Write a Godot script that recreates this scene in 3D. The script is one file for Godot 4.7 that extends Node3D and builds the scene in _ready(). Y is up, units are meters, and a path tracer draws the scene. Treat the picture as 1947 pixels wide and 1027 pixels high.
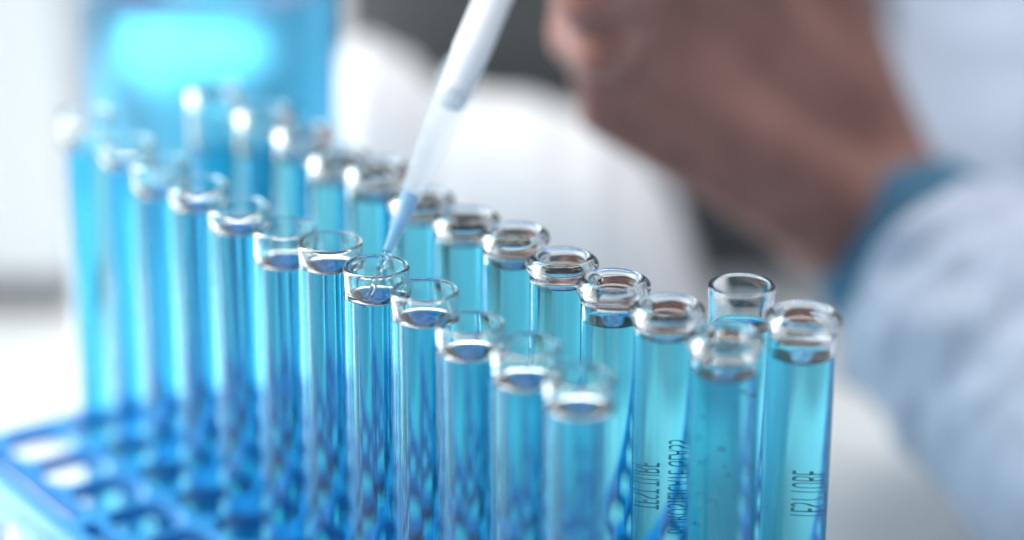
extends Node3D
# A rack of blue-filled test tubes, a pipette dipping into one of them, a hand behind it. Units are metres.

const PITCH_U := 0.020353
const PITCH_V := 0.020981
const ROW_U := Vector3(0.591443, 0.0, 0.806347)     # along a row of the rack
const ROW_V := Vector3(0.806347, 0.0, -0.591443)    # from one row to the next
const F8 := Vector3(-0.033178, 0.0, -0.637330)      # column 8 of the front row
const RIM_Y := 0.158
const PLATE_Y := 0.066
const TUBE_R := 0.0079

var rng := RandomNumberGenerator.new()
var mats := {}


# ---------------------------------------------------------------- mesh helpers
class Surf:
	var v := PackedVector3Array()
	var n := PackedVector3Array()
	var uv := PackedVector2Array()
	var i := PackedInt32Array()

	func tri(a: int, b: int, c: int) -> void:
		var g := (v[b] - v[a]).cross(v[c] - v[a])
		if g.length_squared() < 1e-22:
			return
		if g.dot(n[a] + n[b] + n[c]) < 0.0:      # clockwise fronts
			i.append(a); i.append(b); i.append(c)
		else:
			i.append(a); i.append(c); i.append(b)

	# rows of points with their normals; wrap joins the last column to the first
	func grid(p: Array, nn: Array, wrap: bool) -> void:
		var base := v.size()
		var w: int = p[0].size()
		for r in p.size():
			for c in w:
				v.append(p[r][c]); n.append(nn[r][c]); uv.append(Vector2(float(c) / w, float(r) / p.size()))
		for r in p.size() - 1:
			for c in (w if wrap else w - 1):
				var a := base + r * w + c
				var b := base + r * w + (c + 1) % w
				tri(a, b, a + w); tri(b, b + w, a + w)

	# a profile of (radius, height) turned about y; side +1: normals to the right of the way up
	func lathe(prof: PackedVector2Array, seg: int, side := 1.0) -> void:
		var p := []
		var nn := []
		for k in prof.size():
			var t := prof[mini(k + 1, prof.size() - 1)] - prof[maxi(k - 1, 0)]
			var m := Vector2(t.y, -t.x).normalized() * side
			if prof[k].x < 1e-7:
				m = Vector2(0.0, signf(m.y))
			var pr := PackedVector3Array()
			var nr := PackedVector3Array()
			for s in seg:
				var a := TAU * s / seg
				pr.append(Vector3(prof[k].x * cos(a), prof[k].y, prof[k].x * sin(a)))
				nr.append(Vector3(m.x * cos(a), m.y, m.x * sin(a)))
			p.append(pr); nn.append(nr)
		grid(p, nn, true)

	func quad(a: Vector3, b: Vector3, c: Vector3, d: Vector3, out: Vector3) -> void:
		var base := v.size()
		for x in [a, b, c, d]:
			v.append(x); n.append(out); uv.append(Vector2(x.x, x.z))
		tri(base, base + 1, base + 2); tri(base, base + 2, base + 3)

	func arrays() -> Array:
		var a := []
		a.resize(Mesh.ARRAY_MAX)
		a[Mesh.ARRAY_VERTEX] = v; a[Mesh.ARRAY_NORMAL] = n; a[Mesh.ARRAY_TEX_UV] = uv; a[Mesh.ARRAY_INDEX] = i
		return a


func mesh_of(parts: Array) -> ArrayMesh:      # [[Surf, material], ...]
	var m := ArrayMesh.new()
	for q in parts:
		m.add_surface_from_arrays(Mesh.PRIMITIVE_TRIANGLES, q[0].arrays())
		m.surface_set_material(m.get_surface_count() - 1, q[1])
	return m


func put(called: String, m: Mesh, parent: Node3D, at := Vector3.ZERO) -> MeshInstance3D:
	var o := MeshInstance3D.new()
	o.name = called
	o.mesh = m
	o.position = at
	parent.add_child(o, true)
	return o


func thing(called: String, label: String, category: String, at: Vector3, group := "") -> Node3D:
	var o := Node3D.new()
	o.name = called
	o.position = at
	add_child(o, true)
	o.set_meta("label", label); o.set_meta("category", category)
	if group != "":
		o.set_meta("group", group)
	return o


func structure(called: String, m: Mesh, at: Vector3) -> MeshInstance3D:
	var o := put(called, m, self, at)
	o.set_meta("kind", "structure")
	return o


# box with rounded vertical and horizontal edges, centred on x and z, standing on y = 0
func soft_box(size: Vector3, r: float) -> Surf:
	var s := Surf.new()
	var core := size * 0.5 - Vector3(r, r, r)
	var p := []
	var nn := []
	var rows := 12
	var cols := 48
	for a in rows + 1:
		var lat := -PI / 2 + PI * a / rows
		var pr := PackedVector3Array()
		var nr := PackedVector3Array()
		for b in cols:
			var lon := TAU * (b + 0.5) / cols
			var d := Vector3(cos(lat) * cos(lon), sin(lat), cos(lat) * sin(lon))
			pr.append(Vector3(core.x * signf(d.x), core.y * (1.0 if a > rows / 2 else -1.0) if a != rows / 2 else -core.y, core.z * signf(d.z)) + d * r + Vector3(0, size.y / 2, 0))
			nr.append(d)
		p.append(pr); nn.append(nr)
		if a == rows / 2:
			var up := PackedVector3Array()
			for x in pr:
				up.append(x + Vector3(0, core.y * 2, 0))
			p.append(up); nn.append(nr)
	s.grid(p, nn, true)
	for e in [-1.0, 1.0]:      # flat bottom and top
		var y: float = size.y / 2 + e * size.y / 2
		s.quad(Vector3(-core.x, y, -core.z), Vector3(core.x, y, -core.z), Vector3(core.x, y, core.z), Vector3(-core.x, y, core.z), Vector3(0, e, 0))
	return s


func plain(c: Color, rough := 0.6, spec := 0.5) -> StandardMaterial3D:
	var m := StandardMaterial3D.new()
	m.albedo_color = c
	m.roughness = rough
	m.metallic_specular = spec
	m.cull_mode = BaseMaterial3D.CULL_DISABLED
	return m


func clear(c: Color, ior: float, rough := 0.0) -> StandardMaterial3D:
	var m := plain(Color(c.r, c.g, c.b, 0.0), rough)
	m.transparency = BaseMaterial3D.TRANSPARENCY_ALPHA
	m.refraction_enabled = true
	m.refraction_scale = (ior - 1.0) / 10.0
	return m


func lin(r: float, g: float, b: float) -> Color:
	return Color(r, g, b).linear_to_srgb()


# ---------------------------------------------------------------- the scene
func _ready() -> void:
	rng.seed = 7
	set_camera()
	set_light()
	make_materials()
	make_bench()
	make_rack()
	make_tubes()
	make_pipette()
	make_person()
	make_background()


func set_camera() -> void:
	var cam := Camera3D.new()
	cam.name = "camera"
	add_child(cam)
	var lens := CameraAttributesPhysical.new()
	lens.frustum_focal_length = 126.4
	lens.frustum_focus_distance = 0.681
	lens.frustum_near = 0.05
	lens.frustum_far = 20.0
	lens.exposure_aperture = 3.7
	cam.attributes = lens
	cam.keep_aspect = Camera3D.KEEP_HEIGHT
	cam.fov = 10.849
	cam.near = 0.05
	cam.far = 20.0
	cam.position = Vector3(0, 0.39877, 0)
	cam.rotation = Vector3(-0.362006, 0, 0)
	cam.current = true


func set_light() -> void:
	var we := WorldEnvironment.new()
	we.name = "environment"
	var e := Environment.new()
	e.background_mode = Environment.BG_COLOR
	e.background_color = Color(0.60, 0.65, 0.70)
	e.tonemap_mode = Environment.TONE_MAPPER_LINEAR
	e.tonemap_exposure = 1.3
	e.sdfgi_enabled = true
	e.ssao_enabled = true
	e.ssil_enabled = true
	we.environment = e
	add_child(we)
	# daylight through the window in the wall to the left (the wall and the window itself: make_background)
	var l := AreaLight3D.new()
	l.name = "window_light"
	l.area_size = Vector2(1.0, 0.8)
	l.area_range = 8.0
	l.light_color = Color(1.0, 0.985, 0.96)
	l.light_energy = 0.8
	l.shadow_enabled = true
	l.position = Vector3(-0.785, 0.55, -0.85)
	l.rotation = Vector3(0, -PI / 2, 0)
	add_child(l)
	# a low light panel stands on the bench beside the rack: the tubes mirror it down their left sides
	var p := AreaLight3D.new()
	p.name = "panel_light"
	p.area_size = Vector2(0.15, 0.085)
	p.area_range = 4.0
	p.light_color = Color(0.90, 0.98, 1.0)
	p.light_energy = 0.015
	p.shadow_enabled = true
	p.position = Vector3(-0.190, 0.048, -0.795)
	p.rotation = Vector3(0, -PI / 2, 0)
	add_child(p)
	# ceiling light over the back of the bench
	var c := AreaLight3D.new()
	c.name = "ceiling_light"
	c.area_size = Vector2(1.2, 0.5)
	c.area_range = 8.0
	c.light_color = Color(1.0, 0.99, 0.98)
	c.light_energy = 1.3
	c.shadow_enabled = true
	c.position = Vector3(0.0, 1.39, -1.25)
	c.rotation = Vector3(-PI / 2, 0, 0)
	add_child(c)


func make_materials() -> void:
	mats.glass = clear(Color(0.985, 0.995, 0.99), 1.5)
	mats.pane_glass = plain(Color(1, 1, 1, 0.01), 0.0, 0.33)
	mats.pane_glass.transparency = BaseMaterial3D.TRANSPARENCY_ALPHA
	var dye := lin(0.17, 0.76, 0.93)      # one dye in every tube; over the glass wall it bends light as liquid against glass does
	mats.liquid = clear(dye, 1.26)
	mats.liquid_wall = clear(dye, 1.128)
	mats.misted_wall = clear(dye, 1.128, 0.16)
	mats.liquid_top = clear(dye, 1.33)
	mats.bead = clear(Color(0.96, 0.99, 1.0), 1.3)
	mats.print_blue = plain(lin(0.13, 0.48, 0.56), 0.5)
	mats.rack = plain(lin(0.04, 0.31, 0.70), 0.32)


func make_bench() -> void:
	var grain := FastNoiseLite.new()
	grain.seed = 3
	grain.frequency = 0.02
	var tex := NoiseTexture2D.new()
	tex.noise = grain
	tex.width = 256
	tex.height = 256
	tex.seamless = true
	var ramp := Gradient.new()
	ramp.set_color(0, Color(0.82, 0.825, 0.82))
	ramp.set_color(1, Color(0.86, 0.86, 0.855))
	tex.color_ramp = ramp
	var m := plain(Color.WHITE, 0.45)
	m.albedo_texture = tex
	m.uv1_triplanar = true
	m.uv1_world_triplanar = true
	m.uv1_scale = Vector3(4, 4, 4)
	var s := soft_box(Vector3(2.2, 0.04, 2.6), 0.006)
	structure("bench_top", mesh_of([[s, m]]), Vector3(0.3, -0.04, -1.4))


func spot(col: float, row: float, y: float) -> Vector3:
	var p := F8 + ROW_U * (col - 8.0) * PITCH_U + ROW_V * row * PITCH_V
	return Vector3(p.x, y, p.z)


# a plate of the rack: a lattice of rounded square holes, in (column, row) cells, with a margin
func holed_plate(y: float, thick: float, half_hole: float, corner: float, with_slots: bool) -> Surf:
	var s := Surf.new()
	var outline := PackedVector2Array()
	for q in 4:
		var c: Vector2 = [Vector2(1, 1), Vector2(-1, 1), Vector2(-1, -1), Vector2(1, -1)][q] * (half_hole - corner)
		for k in 7:
			var a := PI / 2 * q + PI / 2 * k / 6.0
			outline.append(c + Vector2(cos(a), sin(a)) * corner)
	for col in range(1, 13):
		for row in range(-1, 5):
			cell_ring(s, col, row, y, thick, outline, Vector2(PITCH_U, PITCH_V) * 0.5)
	# margins
	var lo := Vector2(0.5, -1.5)
	var hi := Vector2(12.5, 4.5)
	rim_bar(s, lo.x - 0.2, lo.x, lo.y - 0.55, hi.y + 0.2, y, thick)
	rim_bar(s, hi.x, hi.x + 0.2, lo.y - 0.55, hi.y + 0.2, y, thick)
	rim_bar(s, lo.x, hi.x, hi.y, hi.y + 0.2, y, thick)
	if with_slots:
		rim_bar(s, lo.x, hi.x, lo.y - 0.08, lo.y, y, thick)
		rim_bar(s, lo.x, hi.x, lo.y - 0.55, lo.y - 0.33, y, thick)
		var c := lo.x
		while c < hi.x - 0.01:
			rim_bar(s, c, c + 0.25, lo.y - 0.33, lo.y - 0.08, y, thick)
			c += 2.95
	else:
		rim_bar(s, lo.x, hi.x, lo.y - 0.55, lo.y, y, thick)
	return s


func local(c: Vector2, y: float) -> Vector3:      # cell coordinates in metres from column 8, row 0
	var p := F8 + ROW_U * c.x + ROW_V * c.y
	return Vector3(p.x, y, p.z)


func rim_bar(s: Surf, c0: float, c1: float, r0: float, r1: float, y: float, thick: float) -> void:
	var q := []
	for e in [Vector2(c0, r0), Vector2(c1, r0), Vector2(c1, r1), Vector2(c0, r1)]:
		q.append(Vector2((e.x - 8.0) * PITCH_U, e.y * PITCH_V))
	s.quad(local(q[0], y), local(q[1], y), local(q[2], y), local(q[3], y), Vector3.UP)
	s.quad(local(q[0], y - thick), local(q[1], y - thick), local(q[2], y - thick), local(q[3], y - thick), Vector3.DOWN)
	var outs := [-ROW_V, ROW_U, ROW_V, -ROW_U]
	for k in 4:
		s.quad(local(q[k], y), local(q[(k + 1) % 4], y), local(q[(k + 1) % 4], y - thick), local(q[k], y - thick), outs[k])


func cell_ring(s: Surf, col: int, row: int, y: float, thick: float, outline: PackedVector2Array, half: Vector2) -> void:
	var mid := Vector2((col - 8.0) * PITCH_U, row * PITCH_V)
	var w := outline.size()
	var bev := 0.0006
	var rows := [PackedVector3Array(), PackedVector3Array(), PackedVector3Array(), PackedVector3Array(), PackedVector3Array(), PackedVector3Array()]
	var norms := [PackedVector3Array(), PackedVector3Array(), PackedVector3Array(), PackedVector3Array(), PackedVector3Array(), PackedVector3Array()]
	for k in w:
		var o := outline[k]
		var e := o / maxf(absf(o.x) / half.x, absf(o.y) / half.y)
		var d := o.normalized()
		var inward := -(ROW_U * d.x + ROW_V * d.y)
		rows[0].append(local(mid + e, y)); norms[0].append(Vector3.UP)
		rows[1].append(local(mid + o + d * bev, y)); norms[1].append(Vector3.UP)
		rows[2].append(local(mid + o, y - bev)); norms[2].append(inward)
		rows[3].append(local(mid + o, y - thick + bev)); norms[3].append(inward)
		rows[4].append(local(mid + o + d * bev, y - thick)); norms[4].append(Vector3.DOWN)
		rows[5].append(local(mid + e, y - thick)); norms[5].append(Vector3.DOWN)
	s.grid(rows, norms, true)


func make_rack() -> void:
	var r := thing("test_tube_rack", "bright blue plastic rack with rows of rounded square holes holding the tubes", "rack", Vector3.ZERO)
	put("top_plate", mesh_of([[holed_plate(PLATE_Y, 0.005, 0.0092, 0.0066, true), mats.rack]]), r)
	put("base_plate", mesh_of([[holed_plate(0.0075, 0.0065, 0.0068, 0.0050, false), mats.rack]]), r)
	# upright lattice along the front
	var fr := Surf.new()
	var z0 := -2.05 * PITCH_V
	for col in range(1, 13):
		for tier in 2:
			var cy := 0.0075 + 0.02625 * (tier + 0.5)
			var rows := [PackedVector3Array(), PackedVector3Array(), PackedVector3Array(), PackedVector3Array()]
			var norms := [PackedVector3Array(), PackedVector3Array(), PackedVector3Array(), PackedVector3Array()]
			for k in 40:
				var a := TAU * (k + 0.5) / 40
				var d := Vector2(cos(a), sin(a))
				var e := d / maxf(absf(d.x) / (PITCH_U * 0.5), absf(d.y) / 0.013125)
				var h := Vector2(d.x * 0.0075, d.y * 0.0095)
				var x := (col - 8.0) * PITCH_U
				rows[0].append(local(Vector2(x + e.x, z0), cy + e.y)); norms[0].append(-ROW_V)
				rows[1].append(local(Vector2(x + h.x, z0), cy + h.y)); norms[1].append(-ROW_V)
				rows[2].append(local(Vector2(x + h.x, z0 + 0.003), cy + h.y)); norms[2].append(ROW_V)
				rows[3].append(local(Vector2(x + e.x, z0 + 0.003), cy + e.y)); norms[3].append(ROW_V)
			fr.grid(rows, norms, true)
	put("front_panel", mesh_of([[fr, mats.rack]]), r)
	for c in [0.3, 12.55]:
		for y in [[PLATE_Y - 0.005, 0.0075]]:
			for w in [[-2.05, -1.6], [1.2, 1.65], [4.25, 4.7]]:
				var s := Surf.new()
				rim_bar(s, c, c + 0.15, w[0], w[1], y[0], y[0] - y[1])
				put("end_post", mesh_of([[s, mats.rack]]), r)


# ---------------------------------------------------------------- tubes
func arc(prof: PackedVector2Array, c: Vector2, r: float, from: float, to: float, n: int) -> void:
	for k in n + 1:
		var a := lerpf(from, to, float(k) / n)
		prof.append(c + Vector2(cos(a), sin(a)) * r)


# heights from the rim, which is y = 0; the tubes hang down 150 mm
# front row: a solid collar of glass down to the liquid, thin clear walls below it
func tube_glass(level: float, ri: float) -> ArrayMesh:
	var foot := level + 0.0005
	var out := PackedVector2Array()
	arc(out, Vector2(0, -0.150 + TUBE_R), TUBE_R, -PI / 2, 0.0, 12)
	for y in [-0.10, -0.05, -0.02, foot]:
		out.append(Vector2(TUBE_R, y))
	var s := Surf.new()
	s.lathe(out, 72)
	var thin := TUBE_R - 0.0011
	var collar := PackedVector2Array([Vector2(ri, foot), Vector2(TUBE_R - 0.0003, foot), Vector2(TUBE_R, foot + 0.0002), Vector2(TUBE_R, -0.0042), Vector2(TUBE_R + 0.00005, -0.0026), Vector2(TUBE_R + 0.00015, -0.0014)])
	arc(collar, Vector2(TUBE_R - 0.00055, -0.0007), 0.0007, 0.0, PI, 10)
	for q in [Vector2(thin, -0.0016), Vector2(thin, foot + 0.0022), Vector2(thin - 0.0002, foot + 0.0012), Vector2(lerpf(ri, thin, 0.4), foot + 0.0005), Vector2(ri, foot)]:
		collar.append(q)
	var l := Surf.new()
	l.lathe(collar, 72)
	return mesh_of([[s, mats.pane_glass], [l, mats.glass]])


func tube_liquid(level: float, ri: float) -> ArrayMesh:
	var side := PackedVector2Array()
	arc(side, Vector2(0, -0.150 + TUBE_R), ri, -PI / 2, 0.0, 10)
	for y in [-0.10, -0.05]:
		side.append(Vector2(ri, y))
	for k in 11:      # up the meniscus and in to the middle
		var r := ri * (1.0 - pow(k / 10.0, 1.6))
		side.append(Vector2(r, level + 0.0004 * exp(-(ri - r) / 0.0008)))
	var b := Surf.new()
	b.lathe(side.slice(0, 14), 72, 1.0)
	b.lathe(side.slice(13), 72, 1.0)
	return mesh_of([[b, mats.liquid]])


# rows with solid walls all the way down
func thick_glass(flanged: bool, level: float, ri: float) -> ArrayMesh:
	var out := PackedVector2Array()
	arc(out, Vector2(0, -0.150 + TUBE_R), TUBE_R, -PI / 2, 0.0, 12)
	for y in [-0.10, -0.05, -0.012, -0.0075]:
		out.append(Vector2(TUBE_R, y))
	if flanged:
		out.append(Vector2(TUBE_R - 0.00005, -0.0058))
		out.append(Vector2(TUBE_R + 0.0001, -0.0049))
		out.append(Vector2(TUBE_R + 0.0004, -0.0041))
		arc(out, Vector2(TUBE_R - 0.0006, -0.0021), 0.0017, -0.55, 0.9, 8)
		arc(out, Vector2(TUBE_R - 0.0010, -0.0014), 0.0014, 1.0, PI, 10)
		out.append(Vector2(ri - 0.0005, -0.0030))
		out.append(Vector2(ri - 0.0002, -0.0045))
		out.append(Vector2(ri, -0.0060))
	else:
		out.append(Vector2(TUBE_R, -0.0042))
		out.append(Vector2(TUBE_R + 0.00005, -0.0026))
		out.append(Vector2(TUBE_R + 0.00015, -0.0014))
		arc(out, Vector2(TUBE_R - 0.00055, -0.0007), 0.0007, 0.0, PI, 10)
		out.append(Vector2(ri, -0.0016))
		out.append(Vector2(ri, -0.0030))
	out.append(Vector2(ri, minf(level + 0.0012, -0.0061)))
	out.append(Vector2(ri, level + 0.0009))
	var s := Surf.new()
	s.lathe(out, 72)
	return mesh_of([[s, mats.glass]])


func thick_liquid(level: float, ri: float, wall: Material) -> ArrayMesh:
	var side := PackedVector2Array()
	arc(side, Vector2(0, -0.150 + TUBE_R), ri, -PI / 2, 0.0, 10)
	for y in [-0.10, -0.05, level + 0.0009]:
		side.append(Vector2(ri, y))
	var a := Surf.new()
	a.lathe(side, 72, -1.0)      # faces the liquid: glass is the denser side
	var top := PackedVector2Array()
	for k in 13:
		var r := ri * (1.0 - pow(k / 12.0, 1.6))
		top.append(Vector2(r, level + 0.0009 * exp(-(ri - r) / 0.0008)))
	var b := Surf.new()
	b.lathe(top, 72, 1.0)
	return mesh_of([[a, wall], [b, mats.liquid_top]])


# small round beads clinging to the inside of a tube
func beads(count: int, y0: float, y1: float, r: float, small: float, large: float, seed_of: int) -> ArrayMesh:
	var rg := RandomNumberGenerator.new()
	rg.seed = seed_of
	var s := Surf.new()
	for k in count:
		var a := rg.randf() * TAU
		var c := Vector3(cos(a) * r, lerpf(y0, y1, rg.randf()), sin(a) * r)
		var b := lerpf(small, large, pow(rg.randf(), 2.0))
		var p := []
		var nn := []
		for i in 7:
			var lat := -PI / 2 + PI * i / 6.0
			var pr := PackedVector3Array()
			var nr := PackedVector3Array()
			for j in 10:
				var d := Vector3(cos(lat) * cos(TAU * j / 10), sin(lat), cos(lat) * sin(TAU * j / 10))
				pr.append(c + d * b)
				nr.append(d)
			p.append(pr); nn.append(nr)
		s.grid(p, nn, true)
	return mesh_of([[s, mats.bead]])


# lettering wrapped round the outside of the tube, running up it, tops of the letters turned by `turn` round the axis
func tube_text(text: String, length: float, tall: float, low: float, turn: float) -> ArrayMesh:
	var t := TextMesh.new()
	var f := SystemFont.new()
	f.font_names = PackedStringArray(["Droid Sans"])
	t.font = f
	t.font_size = 32
	t.depth = 0.0
	t.pixel_size = 0.01
	t.text = text
	var arr := t.surface_get_arrays(0)
	var src: PackedVector3Array = arr[Mesh.ARRAY_VERTEX]
	var idx: PackedInt32Array = arr[Mesh.ARRAY_INDEX] if arr[Mesh.ARRAY_INDEX] != null else PackedInt32Array(range(src.size()))
	var lo := Vector3(1e9, 1e9, 0)
	var hi := -lo
	for p in src:
		lo = lo.min(p); hi = hi.max(p)
	var s := Surf.new()
	var r := TUBE_R + 0.00004
	for p in src:
		var h := low + (p.x - lo.x) / (hi.x - lo.x) * length
		var a := turn + ((p.y - lo.y) / (hi.y - lo.y) - 0.5) * tall / r
		s.v.append(Vector3(r * cos(a), h, r * sin(a)))
		s.n.append(Vector3(cos(a), 0, sin(a)))
		s.uv.append(Vector2(p.x, p.y))
	for k in idx.size() / 3:
		s.tri(idx[3 * k], idx[3 * k + 1], idx[3 * k + 2])
	return mesh_of([[s, mats.print_blue]])


func make_tubes() -> void:
	# column, row, dx and dy of the rim in mm, liquid below the rim in mm, flanged lip
	var list := []
	var front_dx := [-0.5, 0.5, -0.6, -0.8, -0.8, 0.2, 0.6, 0.6, 0.6, -0.6, 0.2, -0.2]
	var front_dy := [2.4, -0.9, -0.4, -1.4, -1.7, -1.5, 0.8, 0.6, 0.8, -0.9, 0.3, -0.2]
	var front_lv := [9.5, 6.0, 9.0, 6.0, 6.0, 9.5, 6.5, 8.0, 7.4, 7.5, 9.0, 8.0]
	var back_dx := [-1.7, 1.8, 1.9, 0.3, -0.7, -0.2, -0.4, -0.2, -0.6, -0.7, -0.7, -0.5]
	var back_dy := [2.4, 1.3, 1.2, -1.0, 1.3, -1.5, -1.2, 0.5, -0.3, 0.3, 0.3, -0.2]
	var back_lv := [18.0, 13.0, 9.5, 8.0, 9.0, 7.0, 7.0, 8.5, 6.8, 10.5, 7.5, 10.0]
	var ord := ["first", "second", "third", "fourth", "fifth", "sixth", "seventh", "eighth", "ninth", "tenth", "eleventh", "twelfth"]
	for k in 12:
		list.append([k + 1, 0, front_dx[k], front_dy[k], front_lv[k], false])
	for k in 12:
		list.append([k + 1, 2, back_dx[k], back_dy[k], back_lv[k], true])
	list.append([11, 3, 0.5, 0.5, 11.0, false])
	list.append([12, 3, 1.4, 0.0, 11.0, true])
	for t in list:
		var foot := spot(t[0], t[1], 0.0)
		foot.x += clampf((t[0] - 8) * 0.0002, -0.0012, 0.0) if t[1] == 0 else 0.0
		var rim := Vector3(spot(t[0], t[1], 0.0).x + t[2] * 0.001, RIM_Y + t[3] * 0.001, foot.z)
		var name_of: String
		if t[1] == 0:
			name_of = "plain-rimmed tube of blue liquid, %s from the blue beaker in the unflanged row" % ord[t[0] - 1]
			if t[0] == 8:
				name_of = "plain-rimmed tube of blue liquid with the pipette tip dipping into it"
			elif t[0] == 12:
				name_of = "plain-rimmed tube of blue liquid at the end of its row farthest from the beaker"
		elif t[1] == 2:
			name_of = "flanged-lip tube of pale blue liquid, %s from the blue beaker in its long row" % ord[t[0] - 1]
			if t[0] == 1:
				name_of = "flanged-lip tube of pale blue liquid filled lowest, beside the blue beaker"
			elif t[0] == 11:
				name_of = "flanged-lip tube with two lines of lettering, BOROSILICATE GLASS and TEST TUBE"
		elif t[0] == 11:
			name_of = "plain-rimmed tube standing alone with a flanged one in the short row by the sleeve"
		else:
			name_of = "flanged-lip tube marked TEST TUBE only, beside the coat sleeve"
		var o := thing("test_tube", name_of, "test tube", rim, "test tubes standing in the blue rack")
		# lean: the foot rests at the hole's centre, 150 mm down
		var down := Vector3(foot.x, rim.y - 0.1500, foot.z) - rim
		o.basis = Basis(Quaternion(Vector3.DOWN, down.normalized()))
		var level: float = -t[4] * 0.001
		var ri := TUBE_R - (0.0018 if t[1] == 0 else 0.0011)
		put("glass_wall", tube_glass(level, ri) if t[1] == 0 else thick_glass(t[5], level, ri), o)
		put("liquid", tube_liquid(level, ri) if t[1] == 0 else thick_liquid(level, ri, mats.misted_wall if t[0] == 12 and t[1] == 2 else mats.liquid_wall), o)
		if t[0] in [7, 9, 10] and t[1] == 0:
			put("droplets", beads(26, -0.0012, level + 0.001, ri - 0.0001, 0.00012, 0.00032, t[0]), o).set_meta("kind", "stuff")
		if t[1] == 2 and t[0] == 12:
			put("bubbles", beads(90, level - 0.001, -0.075, ri - 0.0004, 0.0002, 0.0006, 5), o).set_meta("kind", "stuff")
		if t[1] == 3 and t[0] == 12:
			put("bubbles", beads(40, level - 0.001, -0.065, ri - 0.0003, 0.00012, 0.00025, 6), o).set_meta("kind", "stuff")
		var away := atan2(rim.z, rim.x)      # the side of the tube turned from the camera's side of the bench
		if t[0] == 11 and t[1] == 2:
			put("lettering", tube_text("BOROSILICATE GLASS", 0.0245, 0.0030, -0.0605, away + 0.23), o)
			put("lettering", tube_text("TEST TUBE", 0.0122, 0.0030, -0.0543, away - 0.27), o)
		if t[0] == 12 and t[1] == 3:
			put("lettering", tube_text("TEST TUBE", 0.0122, 0.0042, -0.0540, away + 0.22), o)


# ---------------------------------------------------------------- the pipette
func make_pipette() -> void:
	var tip := Vector3(-0.0349, 0.1500, -0.6361)
	var axis := Vector3(0.0224, 0.0392, -0.0599)
	axis = (Vector3(-0.0125, 0.1894, -0.6957) - tip).normalized()
	var o := thing("pipette", "white pipette held in the hand, its clear tip touching the blue liquid", "pipette", tip)
	o.basis = Basis(Quaternion(Vector3.UP, axis))
	var frosted := plain(Color(0.88, 0.95, 0.99, 0.11), 0.26)
	frosted.transparency = BaseMaterial3D.TRANSPARENCY_ALPHA
	var white := plain(lin(0.82, 0.83, 0.86), 0.35)
	var tp := PackedVector2Array([Vector2(0.00125, 0.0151), Vector2(0.0016, 0.019), Vector2(0.0024, 0.027), Vector2(0.0033, 0.037), Vector2(0.0041, 0.048), Vector2(0.0046, 0.058), Vector2(0.0049, 0.0685), Vector2(0.0050, 0.0692), Vector2(0.0060, 0.0698), Vector2(0.0062, 0.0706), Vector2(0.0062, 0.0755), Vector2(0.0058, 0.0768), Vector2(0.0048, 0.0768), Vector2(0.0046, 0.0740), Vector2(0.0041, 0.058), Vector2(0.0034, 0.046), Vector2(0.0026, 0.034), Vector2(0.0018, 0.025), Vector2(0.0012, 0.019), Vector2(0.0010, 0.0151)])
	var te := Surf.new()
	te.lathe(PackedVector2Array([Vector2(0.0, 0.0), Vector2(0.00055, 0.0), Vector2(0.0007, 0.0004), Vector2(0.0009, 0.008), Vector2(0.00125, 0.0148), Vector2(0.0, 0.0149)]), 40)
	put("tip_end", mesh_of([[te, clear(Color(0.93, 0.98, 1.0), 1.4)]]), o)
	var s := Surf.new()
	s.lathe(tp, 48)
	put("tip", mesh_of([[s, frosted]]), o)
	var lq := PackedVector2Array([Vector2(0.0, 0.0153), Vector2(0.0009, 0.0154), Vector2(0.0011, 0.019), Vector2(0.0017, 0.025), Vector2(0.0024, 0.0325), Vector2(0.0018, 0.0320), Vector2(0.0, 0.0318)])
	var ls := Surf.new()
	ls.lathe(lq, 40)
	var lm := plain(Color(0.20, 0.66, 0.88, 0.5), 0.28)
	lm.transparency = BaseMaterial3D.TRANSPARENCY_ALPHA
	put("liquid", mesh_of([[ls, lm]]), o)
	var dr := Surf.new()
	var dp := PackedVector2Array()
	arc(dp, Vector2(0, -0.0007), 0.0010, -PI / 2, PI / 2, 12)
	dr.lathe(dp, 32)
	put("droplet", mesh_of([[dr, clear(Color(0.9, 0.97, 0.98), 1.33)]]), o)
	var sh := PackedVector2Array([Vector2(0.0, 0.064), Vector2(0.0036, 0.0645), Vector2(0.0040, 0.067), Vector2(0.0044, 0.0755), Vector2(0.0046, 0.079), Vector2(0.0049, 0.082), Vector2(0.0047, 0.10), Vector2(0.0055, 0.125), Vector2(0.0062, 0.150), Vector2(0.0085, 0.155)])
	var ss := Surf.new()
	ss.lathe(sh, 48)
	put("shaft", mesh_of([[ss, white]]), o)
	var hd := PackedVector2Array([Vector2(0.0, 0.1545), Vector2(0.0100, 0.155), Vector2(0.0115, 0.160), Vector2(0.0120, 0.20), Vector2(0.0130, 0.25), Vector2(0.0125, 0.262), Vector2(0.008, 0.268), Vector2(0.0, 0.269)])
	var hs := Surf.new()
	hs.lathe(hd, 48)
	put("handle", mesh_of([[hs, white]]), o)
	var pl := PackedVector2Array([Vector2(0.0, 0.2685), Vector2(0.0035, 0.2686), Vector2(0.0035, 0.280), Vector2(0.0065, 0.281), Vector2(0.0065, 0.287), Vector2(0.0, 0.288)])
	var ps := Surf.new()
	ps.lathe(pl, 32)
	put("plunger", mesh_of([[ps, white]]), o)


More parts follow.
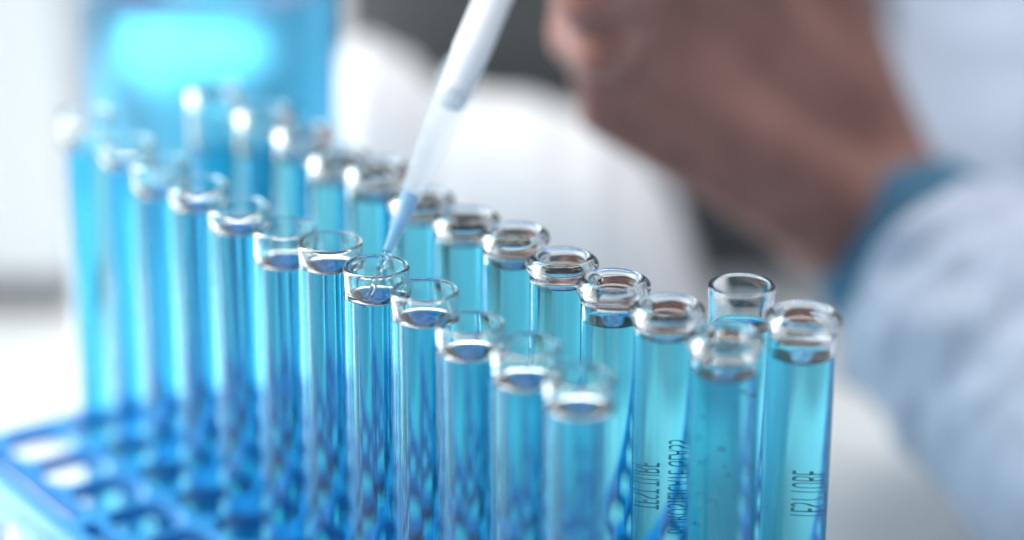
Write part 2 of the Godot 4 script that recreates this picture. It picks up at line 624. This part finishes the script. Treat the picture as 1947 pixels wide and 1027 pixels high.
# ---------------------------------------------------------------- the person
# bones: [from, to, radius at from, radius at to]; a smooth union of tapered capsules, meshed as surface nets
func body_mesh(bones: Array, cell: float, blend: float, m: Material) -> ArrayMesh:
	var lo := Vector3(1e9, 1e9, 1e9)
	var hi := -lo
	for b in bones:
		for e in 2:
			var r: float = b[2 + e] + 4.0 * cell
			lo = lo.min(b[e] - Vector3(r, r, r)); hi = hi.max(b[e] + Vector3(r, r, r))
	var nx := int((hi.x - lo.x) / cell) + 2
	var ny := int((hi.y - lo.y) / cell) + 2
	var nz := int((hi.z - lo.z) / cell) + 2
	var sum := PackedFloat32Array()
	sum.resize(nx * ny * nz)
	var k := 1.0 / blend
	for b in bones:
		var p: Vector3 = b[0]
		var q: Vector3 = b[1]
		var ra: float = b[2]
		var rb: float = b[3]
		var mr := maxf(ra, rb) + 4.0 * cell
		var l := (p.min(q) - Vector3(mr, mr, mr) - lo) / cell
		var h := (p.max(q) + Vector3(mr, mr, mr) - lo) / cell
		var ax := q - p
		var inv := 1.0 / ax.length_squared()
		for z in range(maxi(0, int(l.z)), mini(nz, int(h.z) + 1)):
			for y in range(maxi(0, int(l.y)), mini(ny, int(h.y) + 1)):
				var at := (z * ny + y) * nx
				for x in range(maxi(0, int(l.x)), mini(nx, int(h.x) + 1)):
					var w := lo + Vector3(x, y, z) * cell - p
					var t := clampf(w.dot(ax) * inv, 0.0, 1.0)
					var d := (w - ax * t).length() - lerpf(ra, rb, t)
					sum[at + x] += exp(-k * d)
	var fld := sum
	for c in fld.size():
		fld[c] = -log(fld[c]) / k if fld[c] > 1e-12 else 1.0
	var s := Surf.new()
	var of := {}
	var step := [0, 1, nx, nx + 1, nx * ny, nx * ny + 1, nx * ny + nx, nx * ny + nx + 1]
	for z in nz - 1:
		for y in ny - 1:
			for x in nx - 1:
				var c := (z * ny + y) * nx + x
				var inside := 0
				for e in 8:
					if fld[c + step[e]] < 0.0:
						inside += 1
				if inside == 0 or inside == 8:
					continue
				var acc := Vector3.ZERO
				var cnt := 0
				for e in 8:
					for bit in [1, 2, 4]:
						if e & bit:
							continue
						var f0: float = fld[c + step[e]]
						var f1: float = fld[c + step[e | bit]]
						if (f0 < 0.0) == (f1 < 0.0):
							continue
						var t := f0 / (f0 - f1)
						acc += Vector3(e & 1, (e >> 1) & 1, (e >> 2) & 1) + Vector3(1 if bit == 1 else 0, 1 if bit == 2 else 0, 1 if bit == 4 else 0) * t
						cnt += 1
				var g := Vector3(fld[c + 1] - fld[c], fld[c + nx] - fld[c], fld[c + nx * ny] - fld[c])
				g += Vector3(fld[c + step[7]] - fld[c + step[6]], fld[c + step[7]] - fld[c + step[5]], fld[c + step[7]] - fld[c + step[3]])
				of[c] = s.v.size()
				s.v.append(lo + (Vector3(x, y, z) + acc / cnt) * cell)
				s.n.append(g.normalized())
				s.uv.append(Vector2(x, y))
	for c in of:
		for d in [[1, nx, nx * ny], [nx, 1, nx * ny], [nx * ny, 1, nx]]:
			if (fld[c] < 0.0) == (fld[c + d[0]] < 0.0):
				continue
			var i0: int = c - d[1] - d[2]
			var i1: int = c - d[2]
			var i3: int = c - d[1]
			if of.has(i0) and of.has(i1) and of.has(i3):
				s.tri(of[i0], of[i1], of[c]); s.tri(of[i0], of[c], of[i3])
	return mesh_of([[s, m]])


# cloth round an axis: rings with folds
func cloth_tube(path: PackedVector3Array, radii: PackedFloat32Array, folds: float, fold_seed: int, m: Material) -> ArrayMesh:
	var nz := FastNoiseLite.new()
	nz.seed = fold_seed
	nz.frequency = 1.0
	var rows := 60
	var seg := 72
	var p := []
	for r in rows + 1:
		var t := float(r) / rows * (path.size() - 1)
		var k := mini(int(t), path.size() - 2)
		var c := path[k].lerp(path[k + 1], t - k)
		var rad := lerpf(radii[k], radii[k + 1], t - k)
		var along := (path[mini(k + 1, path.size() - 1)] - path[k]).normalized()
		var side := along.cross(Vector3.UP).normalized()
		var up := side.cross(along)
		var pr := PackedVector3Array()
		for q in seg:
			var a := TAU * q / seg
			var d := side * cos(a) + up * sin(a)
			var f := nz.get_noise_3d(cos(a) * 0.9 + t * 0.3, sin(a) * 0.9, t * 1.1) + 0.5 * nz.get_noise_3d(cos(a) * 2.0, sin(a) * 2.0 + t, t * 2.6)
			pr.append(c + d * (rad * (1.0 + folds * f)))
		p.append(pr)
	var inner := []
	for r in 6:      # the hem turns in
		var pr := PackedVector3Array()
		for q in seg:
			pr.append(p[0][q].lerp(path[0], 0.03 * r if r < 2 else 0.05) + (path[1] - path[0]).normalized() * 0.012 * maxf(0.0, r - 1))
		inner.push_front(pr)
	p = inner + p
	var nn := []
	for r in p.size():
		var nr := PackedVector3Array()
		for q in seg:
			var du: Vector3 = p[mini(r + 1, p.size() - 1)][q] - p[maxi(r - 1, 0)][q]
			var dv: Vector3 = p[r][(q + 1) % seg] - p[r][(q + seg - 1) % seg]
			nr.append(dv.cross(du).normalized())
		nn.append(nr)
	var s := Surf.new()
	s.grid(p, nn, true)
	return mesh_of([[s, m]])


func weave(c: Color, seed_of: int) -> StandardMaterial3D:
	var m := plain(c, 0.85, 0.3)
	var n := FastNoiseLite.new()
	n.seed = seed_of
	n.frequency = 0.15
	var t := NoiseTexture2D.new()
	t.noise = n
	t.width = 256
	t.height = 256
	t.seamless = true
	t.as_normal_map = true
	t.bump_strength = 3.0
	m.normal_enabled = true
	m.normal_texture = t
	m.normal_scale = 0.4
	m.uv1_triplanar = true
	m.uv1_scale = Vector3(30, 30, 30)
	m.rim_enabled = true
	m.rim = 0.3
	return m


func make_person() -> void:
	var o := thing("person", "person in a white lab coat and blue shirt cuff gripping the pipette in a fist", "person", Vector3.ZERO)
	var skin := plain(Color.WHITE, 0.45)
	var mottle := FastNoiseLite.new()
	mottle.seed = 4
	mottle.frequency = 0.012
	var st := NoiseTexture2D.new()
	st.noise = mottle
	st.width = 256
	st.height = 256
	st.seamless = true
	var sr := Gradient.new()
	sr.set_color(0, lin(0.22, 0.095, 0.072))
	sr.set_color(1, lin(0.46, 0.22, 0.175))
	st.color_ramp = sr
	skin.albedo_texture = st
	skin.uv1_triplanar = true
	skin.uv1_scale = Vector3(10, 10, 10)
	skin.subsurf_scatter_enabled = true
	skin.subsurf_scatter_strength = 0.25
	var j := {
		"elbow": Vector3(0.1996, 0.0408, -0.7413), "wrist": Vector3(0.1267, 0.0802, -0.8631),
		"pm0": Vector3(0.1021, 0.0936, -0.8575), "pm1": Vector3(0.0310, 0.1530, -0.8280), "rm0": Vector3(0.1032, 0.0958, -0.8690), "rm1": Vector3(0.0314, 0.1663, -0.8369),
		"mm0": Vector3(0.1089, 0.1021, -0.8768), "mm1": Vector3(0.0413, 0.1815, -0.8480), "im0": Vector3(0.1129, 0.1070, -0.8839), "im1": Vector3(0.0528, 0.1953, -0.8586),
		"tm0": Vector3(0.1163, 0.0925, -0.8785), "tm1": Vector3(0.0964, 0.1642, -0.8949), "t2": Vector3(0.0654, 0.2130, -0.8600), "t3": Vector3(0.0419, 0.2422, -0.8175),
		"p2": Vector3(0.0205, 0.1720, -0.7909), "p3": Vector3(0.0255, 0.1754, -0.7655), "p4": Vector3(0.0332, 0.1733, -0.7808),
		"r2": Vector3(0.0208, 0.1889, -0.7920), "r3": Vector3(0.0213, 0.1925, -0.7613), "r4": Vector3(0.0342, 0.1879, -0.7756),
		"m2": Vector3(0.0040, 0.2053, -0.8036), "m3": Vector3(-0.0005, 0.2156, -0.7487), "m4": Vector3(0.0115, 0.2129, -0.7423),
		"i2": Vector3(0.0119, 0.2180, -0.8298), "i3": Vector3(0.0053, 0.2271, -0.7744), "i4": Vector3(0.0173, 0.2257, -0.7578),
	}
	j.merge({"c0": Vector3(0.0854, 0.0943, -0.8407), "c1": Vector3(0.0245, 0.1415, -0.8083), "d0": Vector3(0.0781, 0.1047, -0.8360), "d1": Vector3(0.0236, 0.1513, -0.8066), "e0": Vector3(0.0697, 0.1156, -0.8380), "e1": Vector3(0.0323, 0.1589, -0.8138)})      # folds in the heel of the hand
	var bones := []
	for b in [["elbow", "wrist", 36, 25], ["wrist", "pm0", 25, 20], ["wrist", "im0", 24, 19], ["c0", "c1", 5.5, 5], ["d0", "d1", 4.5, 5], ["e0", "e1", 4, 4.5], ["pm0", "pm1", 19, 13], ["rm0", "rm1", 17, 13.5], ["mm0", "mm1", 17, 13.5], ["im0", "im1", 17, 13], ["tm0", "tm1", 22, 17], ["tm1", "im1", 12, 11], ["tm1", "t2", 14, 11.5], ["t2", "t3", 11, 9],
			["pm1", "p2", 10.5, 9], ["p2", "p3", 8.8, 8], ["p3", "p4", 8, 7], ["rm1", "r2", 11.5, 10], ["r2", "r3", 9.5, 8.8], ["r3", "r4", 8.6, 7.6],
			["mm1", "m2", 12, 10], ["m2", "m3", 10, 9], ["m3", "m4", 9, 8], ["im1", "i2", 12, 10], ["i2", "i3", 10, 9], ["i3", "i4", 9, 8]]:
		bones.append([j[b[0]], j[b[1]], b[2] * 0.001, b[3] * 0.001])
	put("hand", body_mesh(bones, 0.003, 0.0022, skin), o)
	var w: Vector3 = j.wrist
	var e: Vector3 = j.elbow
	var d := (e - w).normalized()
	var shirt := weave(lin(0.055, 0.15, 0.235), 5)
	var coat := weave(lin(0.48, 0.525, 0.62), 9)
	put("shirt_cuff", cloth_tube(PackedVector3Array([w - d * 0.002, w + d * 0.03, w + d * 0.08, w + d * 0.14]), PackedFloat32Array([0.0325, 0.0365, 0.038, 0.040]), 0.05, 21, shirt), o)
	put("coat_sleeve", cloth_tube(PackedVector3Array([w + d * 0.026, w + d * 0.06, w + d * 0.10, w + d * 0.17, w + d * 0.24]), PackedFloat32Array([0.0440, 0.047, 0.050, 0.048, 0.05]), 0.15, 31, coat), o)
	put("coat_front", cloth_tube(PackedVector3Array([Vector3(0.30, 0.02, -1.08), Vector3(0.29, 0.15, -1.10), Vector3(0.30, 0.32, -1.13), Vector3(0.31, 0.50, -1.15)]), PackedFloat32Array([0.155, 0.165, 0.17, 0.17]), 0.10, 41, coat), o)


# ---------------------------------------------------------------- what stands behind
func make_background() -> void:
	# the wall with the window whose light falls across the bench from the left
	var wall_m := plain(lin(0.72, 0.73, 0.73), 0.8)
	var w := MeshInstance3D.new()
	var wb := BoxMesh.new()
	wb.size = Vector3(0.10, 1.6, 2.6)
	wb.material = wall_m
	structure("wall", wb, Vector3(-0.86, 0.76, -1.4))
	var win := thing("window", "bright white-framed window in the wall beside the bench", "window", Vector3(-0.81, 0.55, -0.85))
	var pane := plain(Color(0.9, 0.95, 1.0), 0.2)
	pane.emission_enabled = true
	pane.emission = Color(0.95, 0.98, 1.0)
	pane.emission_energy_multiplier = 1.0
	var pm := BoxMesh.new()
	pm.size = Vector3(0.004, 0.80, 1.0)
	pm.material = pane
	put("pane", pm, win, Vector3(0.012, 0, 0))
	var fm := plain(lin(0.8, 0.8, 0.8), 0.4)
	for k in 4:
		var b := BoxMesh.new()
		b.size = Vector3(0.03, 0.04, 1.08) if k < 2 else Vector3(0.03, 0.80, 0.04)
		b.material = fm
		put("frame", b, win, Vector3(0.02, 0.42 if k == 0 else -0.42, 0) if k < 2 else Vector3(0.02, 0, 0.52 if k == 2 else -0.52))
	var lb := thing("light_panel", "low white light panel standing on the bench beside the rack", "lamp", Vector3(-0.207, 0.0005, -0.795))
	put("housing", mesh_of([[soft_box(Vector3(0.024, 0.096, 0.17), 0.004), fm]]), lb)
	var glow := BoxMesh.new()
	glow.size = Vector3(0.002, 0.085, 0.15)
	glow.material = pane
	put("diffuser", glow, lb, Vector3(0.0132, 0.048, 0))
	var lp := thing("ceiling_lamp", "flat white ceiling lamp above the back of the bench", "lamp", Vector3(0, 1.398, -1.25))
	put("housing", mesh_of([[soft_box(Vector3(1.26, 0.04, 0.56), 0.004), fm]]), lp)
	var face := BoxMesh.new()
	face.size = Vector3(1.2, 0.002, 0.5)
	face.material = pane
	put("diffuser", face, lp, Vector3(0, -0.002, 0))
	# beaker of blue liquid
	var bk := thing("beaker", "large glass beaker of bright blue liquid behind the end of the rack", "beaker", Vector3(-0.0930, 0.0005, -0.8420))
	var R := 0.0395
	var ri := 0.0372
	var lv := 0.172
	var out := PackedVector2Array([Vector2(0, 0), Vector2(R - 0.006, 0.0)])
	arc(out, Vector2(R - 0.006, 0.006), 0.006, -PI / 2, 0, 6)
	out.append(Vector2(R, 0.08)); out.append(Vector2(R, 0.15)); out.append(Vector2(R, 0.186)); out.append(Vector2(R + 0.001, 0.190)); out.append(Vector2(R + 0.003, 0.194)); out.append(Vector2(R + 0.002, 0.1955)); out.append(Vector2(ri + 0.001, 0.193)); out.append(Vector2(ri, 0.188)); out.append(Vector2(ri, lv + 0.001))
	var s := Surf.new()
	s.lathe(out, 96)
	put("glass_wall", mesh_of([[s, mats.glass]]), bk)
	var side := PackedVector2Array([Vector2(0, 0.003), Vector2(ri - 0.005, 0.003)])
	arc(side, Vector2(ri - 0.005, 0.008), 0.005, -PI / 2, 0, 6)
	side.append(Vector2(ri, 0.08)); side.append(Vector2(ri, lv + 0.001))
	var ls := Surf.new()
	ls.lathe(side, 96, -1.0)
	var tp := Surf.new()
	tp.lathe(PackedVector2Array([Vector2(ri, lv + 0.001), Vector2(ri - 0.0008, lv + 0.0003), Vector2(ri - 0.002, lv), Vector2(0.0, lv)]), 96)
	var dye := lin(0.15, 0.68, 0.97)
	var cloudy := clear(dye, 1.128, 0.4)
	cloudy.albedo_color.a = 0.2
	put("liquid", mesh_of([[ls, cloudy], [tp, clear(dye, 1.33)]]), bk)
	# a small lamp that shines through the beaker from behind
	var sl := thing("small_lamp", "small round glowing lamp standing behind the blue beaker", "lamp", Vector3(-0.098, 0.0005, -0.945))
	var stand := Surf.new()
	stand.lathe(PackedVector2Array([Vector2(0, 0), Vector2(0.022, 0.0), Vector2(0.022, 0.004), Vector2(0.004, 0.007), Vector2(0.003, 0.012), Vector2(0.003, 0.111), Vector2(0.006, 0.115), Vector2(0.0, 0.116)]), 32)
	put("stand", mesh_of([[stand, fm]]), sl)
	var bulb := SphereMesh.new()
	bulb.radius = 0.010
	bulb.height = 0.020
	var bm := plain(Color(0.95, 0.98, 1.0), 0.3)
	bm.emission_enabled = true
	bm.emission = Color(0.95, 0.98, 1.0)
	bm.emission_energy_multiplier = 1.8
	bulb.material = bm
	put("bulb", bulb, sl, Vector3(0, 0.1262, 0))
	var bl := OmniLight3D.new()
	bl.name = "bulb_light"
	bl.light_color = Color(0.95, 0.98, 1.0)
	bl.light_energy = 0.0006
	bl.light_size = 0.012
	bl.omni_range = 4.0
	bl.omni_attenuation = 2.0
	bl.shadow_enabled = true
	bl.position = Vector3(0, 0.128, 0)
	sl.add_child(bl)
	# white cabinet
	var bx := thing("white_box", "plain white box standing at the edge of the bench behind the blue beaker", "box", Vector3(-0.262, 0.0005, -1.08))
	put("body", mesh_of([[soft_box(Vector3(0.20, 0.26, 0.15), 0.008), plain(lin(0.78, 0.79, 0.79), 0.5)]]), bx, Vector3(0, 0.012, 0))
	put("shade_base", mesh_of([[soft_box(Vector3(0.19, 0.012, 0.14), 0.003), plain(lin(0.2, 0.21, 0.22), 0.6)]]), bx)  # dark grey slab added to stand in for the shade at the box foot
	# dark grey instrument
	var ins := thing("instrument", "dark grey instrument housing standing behind the white cloth", "instrument", Vector3(0.075, 0.0005, -1.145))
	put("housing", mesh_of([[soft_box(Vector3(0.28, 0.30, 0.20), 0.012), plain(lin(0.085, 0.09, 0.09), 0.5)]]), ins)
	# crumpled white cloth: a heap whose height follows a ridge line
	var cl := thing("white_cloth", "crumpled white cloth heaped on the bench between the tubes and the grey instrument", "cloth", Vector3(0, 0.0008, -0.982))
	var nz := FastNoiseLite.new()
	nz.seed = 12
	nz.frequency = 5.0
	var ridge := [[-0.105, 0.0], [-0.085, 0.045], [-0.068, 0.092], [-0.054, 0.112], [-0.040, 0.105], [-0.026, 0.094], [0.0, 0.092], [0.028, 0.086], [0.046, 0.074], [0.058, 0.058], [0.066, 0.035], [0.072, 0.0]]
	var rows := 48
	var cols := 90
	var hgt := func(x: float, z: float) -> float:
		var h := 0.0
		for k in ridge.size() - 1:
			if x >= ridge[k][0] and x <= ridge[k + 1][0]:
				h = lerpf(ridge[k][1], ridge[k + 1][1], smoothstep(0.0, 1.0, (x - ridge[k][0]) / (ridge[k + 1][0] - ridge[k][0])))
		var across := clampf(1.0 - pow(absf(z) / 0.055, 2.2), 0.0, 1.0)
		return maxf(0.0, h * sqrt(across) * (1.0 + 0.10 * nz.get_noise_2d(x * 1.0, z * 1.0)))
	var p := []
	var nn := []
	for r in rows + 1:
		var pr := PackedVector3Array()
		var nr := PackedVector3Array()
		for c in cols + 1:
			var x := lerpf(-0.105, 0.072, float(c) / cols)
			var z := lerpf(-0.055, 0.055, float(r) / rows)
			var h: float = hgt.call(x, z)
			pr.append(Vector3(x, h, z))
			nr.append(Vector3(hgt.call(x - 0.002, z) - hgt.call(x + 0.002, z), 0.004, hgt.call(x, z - 0.002) - hgt.call(x, z + 0.002)).normalized())
		p.append(pr); nn.append(nr)
	var cs := Surf.new()
	cs.grid(p, nn, false)
	put("heap", mesh_of([[cs, weave(lin(0.80, 0.80, 0.80), 15)]]), cl)
